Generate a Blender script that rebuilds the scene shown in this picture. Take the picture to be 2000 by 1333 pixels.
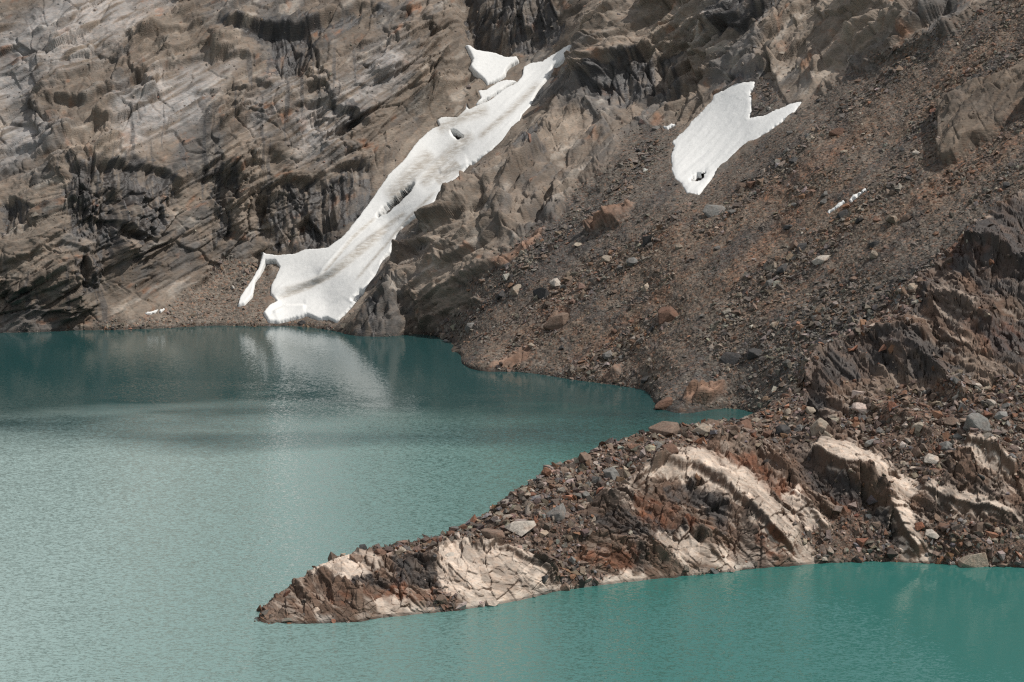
import bpy, bmesh, math, random
import numpy as np
from mathutils import Vector, Euler

for o in list(bpy.data.objects):
    bpy.data.objects.remove(o, do_unlink=True)
SC = bpy.context.scene
COL = SC.collection
R = math.radians

# ------------------------------------------------------------------ camera
CAM_H = 60.0            # metres above the lake
FPX = 3889.0            # focal length in photo pixels (70 mm on a 36 mm sensor, photo 2000 px wide)
PITCH = math.atan((666.5 - 150.0) / FPX)
cd = bpy.data.cameras.new('camera')
cd.lens = 70.0; cd.sensor_width = 36.0; cd.clip_start = 1.0; cd.clip_end = 8000.0
cam = bpy.data.objects.new('camera', cd); COL.objects.link(cam)
cam.location = (0, 0, CAM_H); cam.rotation_euler = (math.pi / 2 - PITCH, 0, 0)
SC.camera = cam

# ------------------------------------------------------------------ world, sun, exposure
SUN_EL, SUN_AZ = R(57), R(92)      # azimuth measured from +Y (away from camera) towards +X (right)
world = bpy.data.worlds.new('World'); SC.world = world; world.use_nodes = True
nt = world.node_tree; nt.nodes.clear()
sky = nt.nodes.new('ShaderNodeTexSky'); sky.sky_type = 'NISHITA'; sky.sun_disc = False
sky.sun_elevation = SUN_EL; sky.sun_rotation = SUN_AZ
sky.altitude = 900; sky.air_density = 1.0; sky.dust_density = 3.0
bg = nt.nodes.new('ShaderNodeBackground'); bg.inputs['Strength'].default_value = 0.07
# broken cloud cover over the whole sky
wtc = nt.nodes.new('ShaderNodeTexCoord'); wn = nt.nodes.new('ShaderNodeTexNoise'); wn.inputs['Scale'].default_value = 2.2; wn.inputs['Detail'].default_value = 6
wr = nt.nodes.new('ShaderNodeMapRange'); wr.inputs[1].default_value = 0.35; wr.inputs[2].default_value = 0.6; wr.inputs[3].default_value = 0.45; wr.inputs[4].default_value = 0.95
cl = nt.nodes.new('ShaderNodeBackground'); cl.inputs['Color'].default_value = (0.93, 0.96, 1.0, 1); cl.inputs['Strength'].default_value = 0.56
mx = nt.nodes.new('ShaderNodeMixShader'); wo = nt.nodes.new('ShaderNodeOutputWorld')
nt.links.new(sky.outputs[0], bg.inputs['Color']); nt.links.new(wtc.outputs['Generated'], wn.inputs['Vector']); nt.links.new(wn.outputs['Fac'], wr.inputs[0])
nt.links.new(wr.outputs[0], mx.inputs[0]); nt.links.new(bg.outputs[0], mx.inputs[1]); nt.links.new(cl.outputs[0], mx.inputs[2])
nt.links.new(mx.outputs[0], wo.inputs['Surface'])
sd = bpy.data.lights.new('sun', 'SUN'); sd.energy = 4.0; sd.angle = R(0.8); sd.color = (1.0, 0.96, 0.90)
sun = bpy.data.objects.new('sun', sd); COL.objects.link(sun)
sv = Vector((math.sin(SUN_AZ) * math.cos(SUN_EL), math.cos(SUN_AZ) * math.cos(SUN_EL), math.sin(SUN_EL)))
sun.rotation_euler = sv.to_track_quat('Z', 'Y').to_euler(); sun.location = sv * 400
SC.view_settings.view_transform = 'Standard'; SC.view_settings.look = 'None'
SC.view_settings.exposure = 0.0; SC.view_settings.gamma = 1.0; SC.view_settings.use_curve_mapping = False
SC.render.engine = 'CYCLES'
SC.cycles.use_denoising = False; SC.cycles.filter_width = 1.25
SC.cycles.max_bounces = 6; SC.cycles.diffuse_bounces = 2; SC.cycles.glossy_bounces = 3
SC.cycles.caustics_reflective = False; SC.cycles.caustics_refractive = False

# ------------------------------------------------------------------ numeric helpers
F = np.float32
CT, ST = math.cos(PITCH), math.sin(PITCH)
def at_depth(u, v, Y):
    """world point that lies Y metres in front of the viewpoint, on the sight line of a surveyed bearing"""
    zc = -(v - 666.5) / FPX
    dy = CT + ST * zc; dz = -ST + CT * zc
    k = Y / dy
    return (u - 1000.0) / FPX * k, Y + 0 * u, CAM_H + dz * k
def shore_depth(u, v):
    zc = -(v - 666.5) / FPX
    return (CT + ST * zc) * (-CAM_H / (-ST + CT * zc))
def hsh(i, j, seed):
    h = (i.astype(np.int64) * 374761393 + j.astype(np.int64) * 668265263 + seed * 974634337) & 0xFFFFFFFF
    h = h.astype(np.uint32)
    h = (h ^ (h >> np.uint32(13))) * np.uint32(1274126177)
    h = (h ^ (h >> np.uint32(15))) * np.uint32(2246822519)
    return h ^ (h >> np.uint32(16))
def rnd(h): return (h & np.uint32(0xFFFFFF)).astype(F) / F(0xFFFFFF)
def perlin(x, y, seed=0):
    xi = np.floor(x); yi = np.floor(y); fx = (x - xi).astype(F); fy = (y - yi).astype(F)
    xi = xi.astype(np.int32); yi = yi.astype(np.int32)
    def g(di, dj):
        a = rnd(hsh(xi + di, yi + dj, seed)) * F(6.2831853)
        return np.cos(a) * (fx - di) + np.sin(a) * (fy - dj)
    wx = fx * fx * fx * (fx * (fx * 6 - 15) + 10); wy = fy * fy * fy * (fy * (fy * 6 - 15) + 10)
    a = g(0, 0); b = g(1, 0); c = g(0, 1); d = g(1, 1)
    return (a + wx * (b - a) + wy * ((c + wx * (d - c)) - (a + wx * (b - a)))) * F(1.5)
def fbm(x, y, seed=0, oc=4, gain=0.5, lac=2.07):
    s = 0; a = 1.0; n = 0
    for k in range(oc):
        s = s + a * perlin(x, y, seed + 17 * k); n += a
        x = x * lac + 3.7; y = y * lac + 9.1; a *= gain
    return s / n
def ridged(x, y, seed=0, oc=4, gain=0.55):
    s = 0; a = 1.0; n = 0
    for k in range(oc):
        s = s + a * (1 - 2 * np.abs(perlin(x, y, seed + 13 * k))); n += a
        x = x * 2.13 + 5.2; y = y * 2.13 + 1.7; a *= gain
    return s / n
def worley(x, y, seed=0, jit=0.95):
    xi = np.floor(x).astype(np.int32); yi = np.floor(y).astype(np.int32)
    b1 = np.full(x.shape, 9, F); b2 = b1.copy(); cx = np.zeros(x.shape, F); cy = cx.copy(); hid = np.zeros(x.shape, np.uint32)
    for di in (-1, 0, 1):
        for dj in (-1, 0, 1):
            h = hsh(xi + di, yi + dj, seed); h2 = hsh(xi + di, yi + dj, seed + 101)
            px = (xi + di + 0.5 + jit * (rnd(h) - 0.5)).astype(F) - x.astype(F)
            py = (yi + dj + 0.5 + jit * (rnd(h2) - 0.5)).astype(F) - y.astype(F)
            d = px * px + py * py
            m = d < b1
            b2 = np.where(m, b1, np.minimum(b2, d)); b1 = np.where(m, d, b1)
            cx = np.where(m, px, cx); cy = np.where(m, py, cy); hid = np.where(m, h ^ (h2 << np.uint32(3)), hid)
    return np.sqrt(b1), np.sqrt(b2), cx, cy, hid
def r2(h, k):  # more random numbers from a cell id
    return rnd((h * np.uint32(2654435761 + 2 * k * 40503)) >> np.uint32(7) ^ (h >> np.uint32(3 + k)))
def plates(x, y, seed, tilt=0.9, crack=0.35, cw=0.07, ew=0.12):
    """broken rock: every cell a tilted plate at its own level, with a groove along the joints"""
    f1, f2, cx, cy, h = worley(x, y, seed)
    d = (r2(h, 0) - 0.5) + tilt * (cx * (r2(h, 1) - 0.5) + cy * (r2(h, 2) - 0.5)) * 2
    e = np.clip((f2 - f1) / cw, 0, 1)
    return d * (0.6 + 0.4 * ss(0, ew, f2 - f1)) - crack * (1 - e), h, e
def ss(a, b, x):
    t = np.clip((x - a) / (b - a), 0, 1); return t * t * (3 - 2 * t)
def line_dist(u, v, pts, closed=False):
    """distance to a polyline, the side of it (+ = above / left of the walking direction) and the place along it"""
    P = np.array(pts, F); n = len(P); best = np.full(u.shape, 1e9, F); side = np.zeros(u.shape, F); along = np.zeros(u.shape, F)
    tot = 0.0
    for k in range(n if closed else n - 1):
        a = P[k]; b = P[(k + 1) % n]; e = b - a; l2 = float(e @ e); l = math.sqrt(l2)
        t = np.clip(((u - a[0]) * e[0] + (v - a[1]) * e[1]) / l2, 0, 1)
        dx = u - a[0] - t * e[0]; dy = v - a[1] - t * e[1]; d = dx * dx + dy * dy
        m = d < best
        best = np.where(m, d, best)
        side = np.where(m, -np.sign(e[0] * dy - e[1] * dx), side)
        along = np.where(m, tot + t * l, along); tot += l
    return np.sqrt(best), side, along / tot
def inside(u, v, pts):
    c = np.zeros(u.shape, bool); n = len(pts)
    for k in range(n):
        x0, y0 = pts[k]; x1, y1 = pts[(k + 1) % n]
        if y0 == y1: continue
        m = ((y0 > v) != (y1 > v)) & (u < (x1 - x0) * (v - y0) / (y1 - y0) + x0)
        c ^= m
    return c
def sdf(u, v, pts):
    """signed distance (inside positive), worked out only near the outline"""
    P = np.array(pts); x0, y0 = P.min(0) - 90; x1, y1 = P.max(0) + 90
    out = np.full(u.shape, -90, F)
    m = (u > x0) & (u < x1) & (v > y0) & (v < y1)
    if m.any():
        uu = u[m]; vv = v[m]
        d, _, _ = line_dist(uu, vv, pts, True)
        out[m] = np.where(inside(uu, vv, pts), d, -d)
    return out
def pmask(u, v, polys, feather=14, wob=None):
    m = np.zeros(u.shape, F)
    for p in polys:
        s = sdf(u, v, p)
        if wob is not None: s = s + wob
        m = np.maximum(m, ss(-feather, feather, s))
    return m
def tps(pts, vals, u, v):
    P = np.array(pts, float) / 1000.0; n = len(P)
    def U(r2_): return 0.5 * r2_ * np.log(r2_ + 1e-12)
    D = ((P[:, None] - P[None]) ** 2).sum(-1)
    A = np.zeros((n + 3, n + 3)); A[:n, :n] = U(D) + 2e-5 * np.eye(n); A[:n, n] = 1; A[:n, n + 1:] = P; A[n, :n] = 1; A[n + 1:, :n] = P.T
    w = np.linalg.solve(A, np.concatenate([np.array(vals, float), [0, 0, 0]]))
    shp = u.shape; uu = (u.ravel() / 1000.0); vv = (v.ravel() / 1000.0)
    out = w[n] + w[n + 1] * uu + w[n + 2] * vv
    for k in range(n):
        out += w[k] * U((uu - P[k, 0]) ** 2 + (vv - P[k, 1]) ** 2)
    return out.reshape(shp)
def soften(d, k):
    o = d
    for ax in (0, 1):
        p = np.pad(d, [(1, 1) if q_ == ax else (0, 0) for q_ in (0, 1)], mode='edge')
        d = (p[:-2] + 2 * p[1:-1] + p[2:]) / 4 if ax == 0 else (p[:, :-2] + 2 * p[:, 1:-1] + p[:, 2:]) / 4
    return o * (1 - k) + d * k
def grid_normals(P):
    du = np.gradient(P, axis=1); dv = np.gradient(P, axis=0)
    n = np.cross(du, dv); n /= (np.linalg.norm(n, axis=-1, keepdims=True) + 1e-9)
    return n
def lerp_line(u, pts):
    p = np.array(pts, float); return np.interp(u, p[:, 0], p[:, 1])

def mesh_from(name, verts, quads, mat, attrs=None, smooth=True):
    me = bpy.data.meshes.new(name)
    nv, nf = len(verts), len(quads); k = quads.shape[1]
    me.vertices.add(nv); me.vertices.foreach_set('co', np.ascontiguousarray(verts, F).ravel())
    me.loops.add(nf * k); me.loops.foreach_set('vertex_index', np.ascontiguousarray(quads, np.int32).ravel())
    me.polygons.add(nf); me.polygons.foreach_set('loop_start', np.arange(0, nf * k, k, dtype=np.int32))
    me.polygons.foreach_set('use_smooth', np.full(nf, smooth, bool))
    me.update(calc_edges=True)
    for an, arr in (attrs or {}).items():
        if arr.ndim == 2:
            a = me.attributes.new(an, 'FLOAT_COLOR', 'POINT')
            c = np.ones((nv, 4), F); c[:, :3] = arr; a.data.foreach_set('color', c.ravel())
        else:
            a = me.attributes.new(an, 'FLOAT', 'POINT'); a.data.foreach_set('value', np.ascontiguousarray(arr, F))
    me.materials.append(mat)
    o = bpy.data.objects.new(name, me); COL.objects.link(o)
    return o
def lattice_mesh(name, P, keep, mat, attrs, smooth=True):
    """mesh of the lattice cells whose four corners are all kept"""
    nr, nc = keep.shape; idx = np.arange(nr * nc).reshape(nr, nc)
    f = keep[:-1, :-1] & keep[1:, :-1] & keep[:-1, 1:] & keep[1:, 1:]
    q = np.stack([idx[:-1, :-1][f], idx[1:, :-1][f], idx[1:, 1:][f], idx[:-1, 1:][f]], -1)
    used = np.zeros(nr * nc, bool); used[q.ravel()] = True
    ren = np.cumsum(used) - 1
    at = {k: a.reshape(nr * nc, *a.shape[2:])[used] for k, a in attrs.items()}
    return mesh_from(name, P.reshape(-1, 3)[used], ren[q], mat, at, smooth)

# ------------------------------------------------------------------ materials
def new_mat(name):
    m = bpy.data.materials.new(name); m.use_nodes = True; t = m.node_tree; t.nodes.clear()
    out = t.nodes.new('ShaderNodeOutputMaterial'); b = t.nodes.new('ShaderNodeBsdfPrincipled')
    t.links.new(b.outputs[0], out.inputs[0]); return m, t, b
def N(t, kind, **kw):
    n = t.nodes.new(kind)
    for k, val in kw.items():
        if k in n.inputs.keys() if isinstance(k, str) else False: n.inputs[k].default_value = val
        else: setattr(n, k, val)
    return n
def attr(t, name):
    n = t.nodes.new('ShaderNodeAttribute'); n.attribute_name = name; return n
def math_n(t, op, a, b=None, c=None, clamp=False):
    n = t.nodes.new('ShaderNodeMath'); n.operation = op; n.use_clamp = clamp
    for i, x in enumerate((a, b, c)):
        if x is None: continue
        if isinstance(x, (int, float)): n.inputs[i].default_value = x
        else: t.links.new(x, n.inputs[i])
    return n.outputs[0]
def mix_c(t, f, a, b, mode='MIX'):
    n = t.nodes.new('ShaderNodeMix'); n.data_type = 'RGBA'; n.blend_type = mode
    for i, x in ((0, f), (6, a), (7, b)):
        if isinstance(x, (int, float)): n.inputs[i].default_value = x
        elif isinstance(x, tuple): n.inputs[i].default_value = (*x, 1)
        else: t.links.new(x, n.inputs[i])
    return n.outputs[2]
def rng(t, x, a, b, c, d):
    n = t.nodes.new('ShaderNodeMapRange')
    n.inputs[1].default_value = a; n.inputs[2].default_value = b; n.inputs[3].default_value = c; n.inputs[4].default_value = d
    t.links.new(x, n.inputs[0]); return n.outputs[0]
def noise(t, vec, scale, detail=4, rough=0.6):
    n = t.nodes.new('ShaderNodeTexNoise'); n.inputs['Scale'].default_value = scale; n.inputs['Detail'].default_value = detail
    n.inputs['Roughness'].default_value = rough
    if vec is not None: t.links.new(vec, n.inputs['Vector'])
    return n
def terrain_mat(name, angle, peb=2.6, fine=3.0, bumpd=0.4):
    """rock and scree: albedo from the survey attribute, grain stretched along the bedding, pebbles where scree lies"""
    m, t, b = new_mat(name)
    tc = t.nodes.new('ShaderNodeTexCoord'); col = attr(t, 'albedo'); scr = attr(t, 'scree')
    mp = t.nodes.new('ShaderNodeMapping'); mp.inputs['Rotation'].default_value = (0, angle, 0)
    mp.inputs['Scale'].default_value = (0.35, 0.6, 1.5); t.links.new(tc.outputs['Object'], mp.inputs['Vector'])
    n1 = noise(t, mp.outputs[0], fine, 5, 0.68); n2 = noise(t, tc.outputs['Object'], fine * 0.35, 4, 0.6)
    vo = t.nodes.new('ShaderNodeTexVoronoi'); vo.inputs['Scale'].default_value = peb; t.links.new(tc.outputs['Object'], vo.inputs['Vector'])
    sep = t.nodes.new('ShaderNodeSeparateColor'); t.links.new(vo.outputs['Color'], sep.inputs[0])
    g = rng(t, n1.outputs['Fac'], 0.28, 0.72, 0.76, 1.26)
    rock = mix_c(t, 1.0, col.outputs['Color'], g, 'MULTIPLY')
    warm = mix_c(t, rng(t, n2.outputs['Fac'], 0.45, 0.75, 0, 0.35), rock, mix_c(t, 1.0, rock, (1.28, 0.95, 0.74), 'MULTIPLY'))
    pv = rng(t, sep.outputs[0], 0, 1, 0.5, 1.55)
    pebc = mix_c(t, 1.0, col.outputs['Color'], pv, 'MULTIPLY')
    pebc = mix_c(t, rng(t, sep.outputs[1], 0.6, 1.0, 0.0, 0.55), pebc, mix_c(t, 1.0, pebc, (1.45, 0.85, 0.6), 'MULTIPLY'))
    fin = mix_c(t, scr.outputs['Fac'], warm, pebc)
    t.links.new(fin, b.inputs['Base Color'])
    wet_shade = attr(t, 'wet_shade')
    t.links.new(rng(t, wet_shade.outputs['Fac'], 0, 1, 0.9, 0.42), b.inputs['Roughness']); b.inputs['Specular IOR Level'].default_value = 0.3
    hr = math_n(t, 'MULTIPLY', n1.outputs['Fac'], 0.5)
    hp = math_n(t, 'MULTIPLY', math_n(t, 'SUBTRACT', 1.0, vo.outputs['Distance']), 0.42)
    hh = N(t, 'ShaderNodeMix'); hh.data_type = 'FLOAT'
    t.links.new(scr.outputs['Fac'], hh.inputs[0]); t.links.new(hr, hh.inputs[2]); t.links.new(hp, hh.inputs[3])
    bp = t.nodes.new('ShaderNodeBump'); bp.inputs['Strength'].default_value = 0.8; bp.inputs['Distance'].default_value = bumpd
    t.links.new(hh.outputs[0], bp.inputs['Height']); t.links.new(bp.outputs[0], b.inputs['Normal'])
    return m
M_MOUNT = terrain_mat('layered_mountain_rock', R(-36), 1.9, 2.4, 0.5)
M_HEAD = terrain_mat('headland_rock', R(32), 5.0, 4.0, 0.2)

def stone_mat(name, use_obj):
    m, t, b = new_mat(name)
    tc = t.nodes.new('ShaderNodeTexCoord'); geo = t.nodes.new('ShaderNodeNewGeometry')
    if use_obj: c = t.nodes.new('ShaderNodeObjectInfo').outputs['Color']
    else: c = attr(t, 'albedo').outputs['Color']
    n1 = noise(t, geo.outputs['Position'], 2.6, 5, 0.65)
    n2 = noise(t, geo.outputs['Position'], 0.9, 3, 0.6)
    k = mix_c(t, 1.0, c, rng(t, n1.outputs['Fac'], 0.3, 0.7, 0.66, 1.34), 'MULTIPLY')
    k = mix_c(t, rng(t, n2.outputs['Fac'], 0.5, 0.7, 0, 0.3), k, mix_c(t, 1.0, k, (1.3, 0.85, 0.65), 'MULTIPLY'))
    t.links.new(k, b.inputs['Base Color']); b.inputs['Roughness'].default_value = 0.88; b.inputs['Specular IOR Level'].default_value = 0.3
    bp = t.nodes.new('ShaderNodeBump'); bp.inputs['Strength'].default_value = 0.7; bp.inputs['Distance'].default_value = 0.25
    t.links.new(n1.outputs['Fac'], bp.inputs['Height']); t.links.new(bp.outputs[0], b.inputs['Normal'])
    return m
M_STONE = stone_mat('loose_stone', False)
M_BOULDER = stone_mat('boulder_stone', True)

def snow_mat():
    m, t, b = new_mat('old_snow')
    tc = t.nodes.new('ShaderNodeTexCoord'); dirt = attr(t, 'dirt')
    mp = t.nodes.new('ShaderNodeMapping'); mp.inputs['Rotation'].default_value = (0, R(-40), 0); mp.inputs['Scale'].default_value = (0.25, 0.5, 1.2)
    t.links.new(tc.outputs['Object'], mp.inputs['Vector'])
    n1 = noise(t, mp.outputs[0], 1.6, 5, 0.7); n2 = noise(t, tc.outputs['Object'], 1.1, 4, 0.6)
    f = math_n(t, 'MULTIPLY', dirt.outputs['Fac'], rng(t, n1.outputs['Fac'], 0.32, 0.58, 0.2, 1.0), clamp=True)
    sp = rng(t, n1.outputs['Fac'], 0.60, 0.72, 0.0, 0.28)
    c = mix_c(t, sp, (0.73, 0.725, 0.705), (0.42, 0.40, 0.37))
    c = mix_c(t, f, c, (0.36, 0.32, 0.27))
    t.links.new(c, b.inputs['Base Color']); b.inputs['Roughness'].default_value = 0.7; b.inputs['Specular IOR Level'].default_value = 0.25
    bp = t.nodes.new('ShaderNodeBump'); bp.inputs['Strength'].default_value = 0.3; bp.inputs['Distance'].default_value = 0.3
    t.links.new(n2.outputs['Fac'], bp.inputs['Height']); t.links.new(bp.outputs[0], b.inputs['Normal'])
    return m
M_SNOW = snow_mat()

WAVE = 1.5             # ripple steepness on the open lake
def water_mat():
    """milky glacier water: opaque teal body under a rippled surface, wind stronger out on the open lake"""
    m, t, b = new_mat('glacial_water')
    tc = t.nodes.new('ShaderNodeTexCoord'); sx = t.nodes.new('ShaderNodeSeparateXYZ'); t.links.new(tc.outputs['Object'], sx.inputs[0])
    def stretched(sxx, syy):
        mp = t.nodes.new('ShaderNodeMapping'); mp.inputs['Scale'].default_value = (sxx, syy, 1); t.links.new(tc.outputs['Object'], mp.inputs['Vector']); return mp.outputs[0]
    lo = noise(t, stretched(0.012, 0.03), 1.0, 3, 0.55)
    r1 = noise(t, stretched(1.6, 3.1), 1.0, 4, 0.62)
    r2_ = noise(t, stretched(3.6, 6.4), 1.0, 3, 0.6)
    sheen_noise = noise(t, stretched(0.010, 0.022), 1.3, 4, 0.55)      # breaks up the edge of the sky sheen painted into the body colour
    sheen_zone = rng(t, math_n(t, 'ADD', sx.outputs['Y'], math_n(t, 'MULTIPLY', math_n(t, 'SUBTRACT', sheen_noise.outputs['Fac'], 0.5), 150)), 362, 312, 0, 1)
    c = mix_c(t, sheen_zone, (0.018, 0.060, 0.061), mix_c(t, rng(t, sx.outputs['X'], -55, 14, 0, 1), (0.245, 0.335, 0.318), (0.031, 0.134, 0.117)))  # body paled as sky sheen on the open left, darkened in the far calm
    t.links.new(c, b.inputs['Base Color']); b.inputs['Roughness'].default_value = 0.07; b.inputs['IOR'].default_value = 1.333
    shel = rng(t, math_n(t, 'ADD', sx.outputs['Y'], math_n(t, 'MULTIPLY', math_n(t, 'SUBTRACT', lo.outputs['Fac'], 0.5), 160)), 372, 318, 0.10, 1.0)
    bay = math_n(t, 'MULTIPLY', rng(t, sx.outputs['X'], 0, 45, 0, 1), rng(t, sx.outputs['Y'], 262, 235, 0, 1))
    shel = math_n(t, 'MULTIPLY', shel, rng(t, bay, 0, 1, 1.0, 0.09))
    def slope(ch):
        x = 0
        for n_, w_ in ((r1, 1.0), (r2_, 0.8)):
            sp_ = t.nodes.new('ShaderNodeSeparateColor'); t.links.new(n_.outputs['Color'], sp_.inputs[0])
            y_ = math_n(t, 'MULTIPLY', math_n(t, 'SUBTRACT', sp_.outputs[ch], 0.5), w_)
            x = y_ if isinstance(x, int) else math_n(t, 'ADD', x, y_)
        return math_n(t, 'MULTIPLY', x, math_n(t, 'MULTIPLY', shel, WAVE))
    cb = t.nodes.new('ShaderNodeCombineXYZ'); cb.inputs[2].default_value = 1.0
    t.links.new(slope(0), cb.inputs[0]); t.links.new(slope(1), cb.inputs[1])
    nm = t.nodes.new('ShaderNodeVectorMath'); nm.operation = 'NORMALIZE'; t.links.new(cb.outputs[0], nm.inputs[0])
    t.links.new(nm.outputs[0], b.inputs['Normal'])
    return m
M_WATER = water_mat()

# ------------------------------------------------------------------ the lake
bm = bmesh.new()
for x, y in ((-3000, -600), (3000, -600), (3000, 3000), (-3000, 3000)): bm.verts.new((x, y, 0))
bm.faces.new(bm.verts); me = bpy.data.meshes.new('lake_water'); bm.to_mesh(me); bm.free(); me.materials.append(M_WATER)
lake = bpy.data.objects.new('lake_water', me); COL.objects.link(lake); lake['kind'] = 'structure'
lake['label'] = 'milky turquoise glacial lake with wind ripples'; lake['category'] = 'lake'

# ------------------------------------------------------------------ mountain side
SHORE = [(-900, 668), (-300, 655), (0, 650), (150, 645), (330, 641), (500, 638), (620, 642), (690, 655), (760, 657), (870, 664), (886, 672), (882, 690),
         (900, 706), (1000, 726), (1150, 746), (1240, 758), (1268, 768), (1276, 784), (1420, 798), (1500, 815), (1600, 880), (2000, 990), (2600, 1150)]
def scree_Y(u, v):                          # a 35 degree talus plane facing the lake
    x = (u - 1000) / FPX; zc = -(v - 666.5) / FPX; dy = CT + ST * zc; dz = (-ST + CT * zc) / dy; x = x / dy
    return (CAM_H + 0.7 * (0.57 * 424 - 0.82 * 11)) / (0.7 * (0.82 * x + 0.57) - dz)
cp, cv = [], []
def ctl(u, v, y): cp.append((u, v)); cv.append(y)
for u, v in [s for s in SHORE if -950 < s[0] < 1450]:
    y = shore_depth(u, v); ctl(u, v, y); ctl(u, v + 26, y - 4)
for u, v in ((1270, 560), (1270, 400), (1420, 700), (1420, 500), (1600, 760), (1600, 500), (1600, 300), (1800, 620), (1800, 300), (1800, 120),
             (2000, 500), (2000, 300), (2000, 100), (2300, 300), (2300, 0), (2600, 100), (1100, 620), (1600, 900), (2000, 900), (2600, 600)):
    ctl(u, v, scree_Y(u, v))
for u, v, y in ((-900, 300, 480), (-900, -100, 530), (-300, 430, 476), (-300, 200, 500), (-300, 0, 545), (0, 520, 470), (0, 430, 478), (0, 250, 507), (0, 120, 526), (0, 0, 545),
                (150, 560, 472), (160, 460, 478), (170, 330, 485), (200, 220, 508), (250, 100, 530), (300, 0, 552),
                (330, 560, 488), (350, 450, 496), (350, 330, 502), (450, 200, 522), (500, 60, 545), (600, 0, 560),
                (430, 560, 496), (520, 500, 505), (540, 440, 507), (600, 460, 508), (560, 340, 513), (700, 400, 514), (680, 200, 530), (780, 100, 548), (850, 0, 566),
                (560, 600, 488), (640, 600, 484), (640, 520, 497), (760, 430, 508), (860, 310, 524), (960, 200, 540), (1090, 110, 553), (960, 120, 556), (960, 40, 566), (1040, 0, 570),
                (740, 560, 480), (850, 560, 468), (850, 420, 492), (950, 400, 483), (1000, 300, 505), (1100, 240, 515), (1100, 400, 470), (1180, 120, 530), (1250, 250, 500), (1350, 120, 517), (1300, 0, 532),
                (1400, 250, 478), (1450, 180, 486), (1500, 80, 500), (1600, 0, 505), (1600, 120, 480), (1750, 0, 470), (2000, 0, 436),
                (-900, -460, 960), (-300, -460, 960), (300, -460, 965), (900, -460, 970), (1500, -460, 930), (2100, -460, 800), (2600, -460, 740),
                (-300, -130, 575), (300, -130, 582), (900, -130, 600), (1500, -130, 545), (2100, -130, 465), (-300, -300, 720), (300, -300, 730), (900, -300, 740), (1500, -300, 690), (2100, -300, 590), (2600, -300, 540)):
    ctl(u, v, y)
STEP = 1.6
us = np.concatenate([np.arange(-900, -140, 14), np.arange(-140, 2120, STEP), np.arange(2120, 2600, 14)])
vs = np.concatenate([np.arange(-460, -90, 12), np.arange(-90, 960, STEP)])
U, V = np.meshgrid(us, vs)
Yb = tps(cp, cv, U, V)
Xb, _, Zb = at_depth(U, V, Yb)
PB = np.stack([Xb, Yb, Zb], -1)
NB = grid_normals(PB); NB *= -np.sign(NB[..., 1:2])     # towards the lake
u = U.astype(F); v = V.astype(F)
a = (u - 1000) * F(0.125); bb = (650 - v) * F(0.125)      # metres on the face
th = np.tan(np.radians(np.interp(us, [-900, 0, 600, 1100, 2000, 2600], [22, 27, 33, 40, 41, 41])))
G = np.cumsum(th * np.gradient(us) * 0.125)
T = ((bb - G[None].astype(F)) * F(0.8)).astype(F); L = (a * F(0.85) + bb * F(0.5)).astype(F)
wx = fbm(a / 14, bb / 14, 3, 3); wy = fbm(a / 14, bb / 14, 31, 3)
Tw = T + 1.0 * fbm(a / 26, bb / 26, 4, 2) + 0.35 * wx; Lw = L + 2.0 * wy
wob = (fbm(a / 5, bb / 5, 7, 4) * 26).astype(F)           # ragged zone borders, photo px

SNOW_MAIN = [(513, 491), (520, 497), (545, 499), (575, 497), (598, 488), (640, 486), (672, 462), (700, 425), (730, 385), (757, 345), (790, 312), (815, 277), (845, 252), (858, 248), (852, 236), (862, 230),
             (893, 231), (908, 216), (911, 202), (917, 215), (940, 205), (960, 196), (985, 176), (1010, 163), (1020, 150), (1022, 134), (1035, 125), (1060, 122), (1085, 105), (1117, 86), (1112, 100),
             (1098, 122), (1082, 132), (1070, 155), (1055, 175), (1043, 195), (1038, 212), (1022, 228), (1017, 246), (1000, 262), (985, 280), (950, 305), (918, 325), (890, 355), (862, 383), (845, 405), (815, 425), (790, 445), (772, 470), (764, 495), (748, 512), (744, 530), (735, 545), (720, 565), (700, 592), (680, 612), (658, 632), (640, 624), (622, 626), (600, 618), (575, 625), (545, 632), (524, 630), (513, 612), (528, 597), (540, 590), (528, 578), (528, 560), (538, 545), (546, 524), (538, 512), (520, 512), (508, 540), (499, 552), (494, 580), (478, 597), (463, 600), (470, 580), (490, 552), (506, 520)]
SNOW_UP = [(908, 90), (918, 92), (930, 99), (965, 106), (985, 113), (1010, 113), (1015, 122), (1000, 130), (990, 140), (988, 150), (975, 160), (952, 170), (940, 155), (925, 143), (917, 132), (922, 118)]
SNOW_MID = [(932, 180), (950, 178), (972, 162), (990, 158), (1012, 160), (990, 172), (965, 188), (945, 200), (928, 208), (938, 195)]
SNOW_RIGHT = [(1392, 184), (1410, 176), (1440, 162), (1473, 158), (1472, 170), (1466, 180), (1468, 205), (1464, 230), (1490, 226), (1520, 212), (1550, 200), (1571, 196), (1556, 212), (1530, 235), (1505, 255), (1475, 275), (1445, 292), (1425, 312), (1405, 330), (1385, 355), (1365, 380), (1340, 378), (1330, 360), (1318, 350), (1312, 330), (1310, 300), (1318, 285), (1312, 278), (1335, 255), (1352, 235), (1372, 215), (1390, 195)]
HOLES = [[(740, 425), (760, 400), (790, 372), (808, 364), (800, 380), (775, 402), (755, 420)], [(882, 258), (892, 260), (905, 270), (896, 273), (886, 266)],
         [(1350, 350), (1362, 340), (1378, 337), (1374, 346), (1360, 352), (1352, 354)], [(692, 588), (706, 572), (714, 571), (712, 580), (700, 592)]]
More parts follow.
